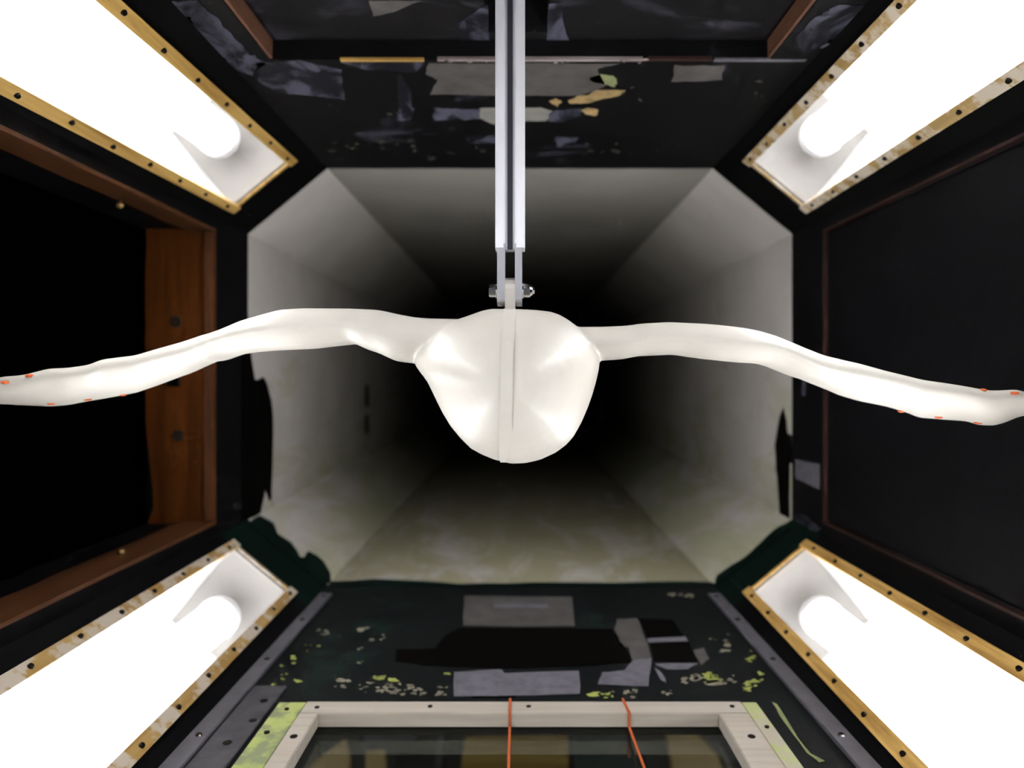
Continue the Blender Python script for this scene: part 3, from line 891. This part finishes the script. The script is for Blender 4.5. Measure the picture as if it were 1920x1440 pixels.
# body
BODY = [(880, 596), (905, 587), (922, 583), (960, 583), (985, 584), (1005, 585), (1030, 588), (1045, 593), (1060, 601), (1075, 612), (1086, 622), (1104, 642), (1115, 662), (1119, 680), (1117, 695), (1113, 712), (1107, 734),
        (1098, 760), (1086, 788), (1072, 813), (1060, 827), (1040, 842), (1012, 855), (986, 861), (960, 862), (930, 855), (905, 845), (886, 834), (868, 816), (850, 794), (836, 771), (826, 751), (816, 730), (807, 712),
        (796, 698), (786, 684), (790, 664), (808, 640), (832, 618), (856, 604)]
YB = .575
bc = (958, 712)
def body_scale(y):
    if y < YB:
        u = (YB - y) / .098
        return max(0.0, 1 - u ** 2.9) ** (1 / 2.2)
    u = (y - YB) / .27
    return max(0.0, 1 - u ** 1.7)
ysn = [YB - .098 * math.sin(math.pi / 2 * (1 - i / 14)) for i in range(15)] + [YB + .26 * i / 14 for i in range(1, 15)]
rings = []
for y in ysn:
    s = body_scale(y)
    if s < .02: s = .02
    cz = bc[1] - (14 * ((y - YB) / .26) if y > YB else 0) + (8 * ((YB - y) / .098) ** 2 if y < YB else 0)
    rings.append([bm.verts.new(at(bc[0] + (x - bc[0]) * s, cz + (yy - bc[1]) * s, YB) * 1.0 + Vector((0, y - YB, 0))) for x, yy in BODY])
for a, b in zip(rings, rings[1:]):
    n = len(a)
    for i in range(n):
        bm.faces.new([a[i], a[(i + 1) % n], b[(i + 1) % n], b[i]])
bm.faces.new(rings[0]); bm.faces.new(rings[-1])
me = to_mesh(bm, 'raw_bird', True)
tmp = bpy.data.objects.new('raw_bird', me); COL.objects.link(tmp)
md = tmp.modifiers.new('r', 'REMESH'); md.mode = 'VOXEL'; md.voxel_size = .0016; md.use_smooth_shade = True
ms = tmp.modifiers.new('s', 'SMOOTH'); ms.factor = .5; ms.iterations = 5
dg = bpy.context.evaluated_depsgraph_get()
bird_me = bpy.data.meshes.new_from_object(tmp.evaluated_get(dg))
bpy.data.objects.remove(tmp)
for p_ in bird_me.polygons: p_.use_smooth = True
bird = empty('bird_model', at(958, 862, YB))
tag(bird, 'glossy ivory headless bird model with outstretched drooping wings', 'bird model')
inv = Matrix.Translation(-bird.location)
bird_me.name = 'body'; bird_me.materials.clear()
body = link('body', bird_me, 'resin', bird); body.matrix_parent_inverse = inv
# plate sandwiched in the middle, flush with the breast, its tongue held by the prongs
from mathutils.bvhtree import BVHTree
bv = BVHTree.FromPolygons([v.co for v in bird_me.vertices], [tuple(p_.vertices) for p_ in bird_me.polygons])
zt0, zb0 = at(0, 583, YB).z, at(0, 862, YB).z
def xpl(pxv, z):
    f = (zt0 - z) / (zt0 - zb0)
    return at(pxv - 7 * max(0, min(1, f)), 0, .535).x
front = []
for i in range(61):
    z = zt0 + .002 - (zt0 - zb0 + .004) * i / 60
    h = bv.ray_cast(Vector((xpl(956, z), 0, z)), Vector((0, 1, 0)))[0]
    if h is not None: front.append((h.y - .0005, z))
topc = []
for i in range(30):
    y = front[0][0] + .004 * i
    if y > .66: break
    h = bv.ray_cast(Vector((xpl(956, zt0), y, zt0 + .1)), Vector((0, 0, -1)))[0]
    if h is not None and h.z > front[0][1] - .01: topc.append((y, h.z + .0005))
prof = front[::-1] + topc + [(topc[-1][0], front[-1][1])]
def plate(name, p0, p1, prof, mat):
    bm = bmesh.new()
    L = [bm.verts.new((xpl(p0, z), y, z)) for y, z in prof]
    R_ = [bm.verts.new((xpl(p1, z), y, z)) for y, z in prof]
    bm.faces.new(L); bm.faces.new(R_)
    n = len(L)
    for i in range(n): bm.faces.new([L[i], L[(i + 1) % n], R_[(i + 1) % n], R_[i]])
    bmesh.ops.triangulate(bm, faces=[f for f in bm.faces if len(f.verts) > 4])
    o = link(name, to_mesh(bm, name), mat, bird); o.matrix_parent_inverse = inv
plate('centre_plate', 945, 967, prof, 'plate')
zs0, zs1 = at(0, 640, .52).z, at(0, 800, .52).z
seam = [(y - .0002, z) for y, z in front if zs1 < z < zs0]
plate('seam_line', 967.05, 967.6, seam[::-1] + [(y + .003, z) for y, z in seam], 'seam')
ztg = at(0, 521, SY).z
bm = bmesh.new()
pts = [Vector((xs(946.8), SY - .010, zt0 - .012)), Vector((xs(946.8), SY - .010, ztg - .009))]
for k in range(1, 8):
    an = math.pi - math.pi * k / 8
    pts.append(Vector((xs(946.8), SY + .010 * math.cos(an), ztg - .009 + .009 * math.sin(an))))
pts += [Vector((xs(946.8), SY + .010, ztg - .009)), Vector((xs(946.8), SY + .010, zt0 - .012))]
prism(bm, pts, Vector((xs(965.8) - xs(946.8), 0, 0)))
tg = link('mounting_tongue', to_mesh(bm, 'mounting_tongue'), 'plate', bird); tg.matrix_parent_inverse = inv
# orange marks along the wing edges: little pads set on the surface
for (mx, my, rx, rz) in ((10, 717, 8, 3), (56, 704, 8, 3.2), (96, 757, 7, 3.5), (164, 749, 8, 3.5), (230, 740, 8, 3.5), (1690, 771, 8, 4.5), (1760, 782, 8, 4), (1834, 793, 8, 3), (1843, 731, 6, 3), (1902, 737, 8, 3)):
    d = at(mx, my, 1.0)
    mid = (interp(TOP, mx) + interp(BOT, mx)) / 2
    yy = my
    for _ in range(40):
        p, nrm, idx, dist = bv.ray_cast(Vector((0, 0, 0)), at(mx, yy, 1.0).normalized())
        if p is not None: break
        yy += .7 if mid > my else -.7
    if p is None: continue
    bm = bmesh.new()
    bmesh.ops.create_uvsphere(bm, u_segments=14, v_segments=8, radius=1.0)
    bmesh.ops.scale(bm, verts=bm.verts[:], vec=(rx * .54 / F, .0035, rz * .54 / F))
    bmesh.ops.translate(bm, verts=bm.verts[:], vec=p - nrm * .0002)
    o = link('orange_mark', to_mesh(bm, 'orange_mark', True), 'orange', bird); o.matrix_parent_inverse = inv
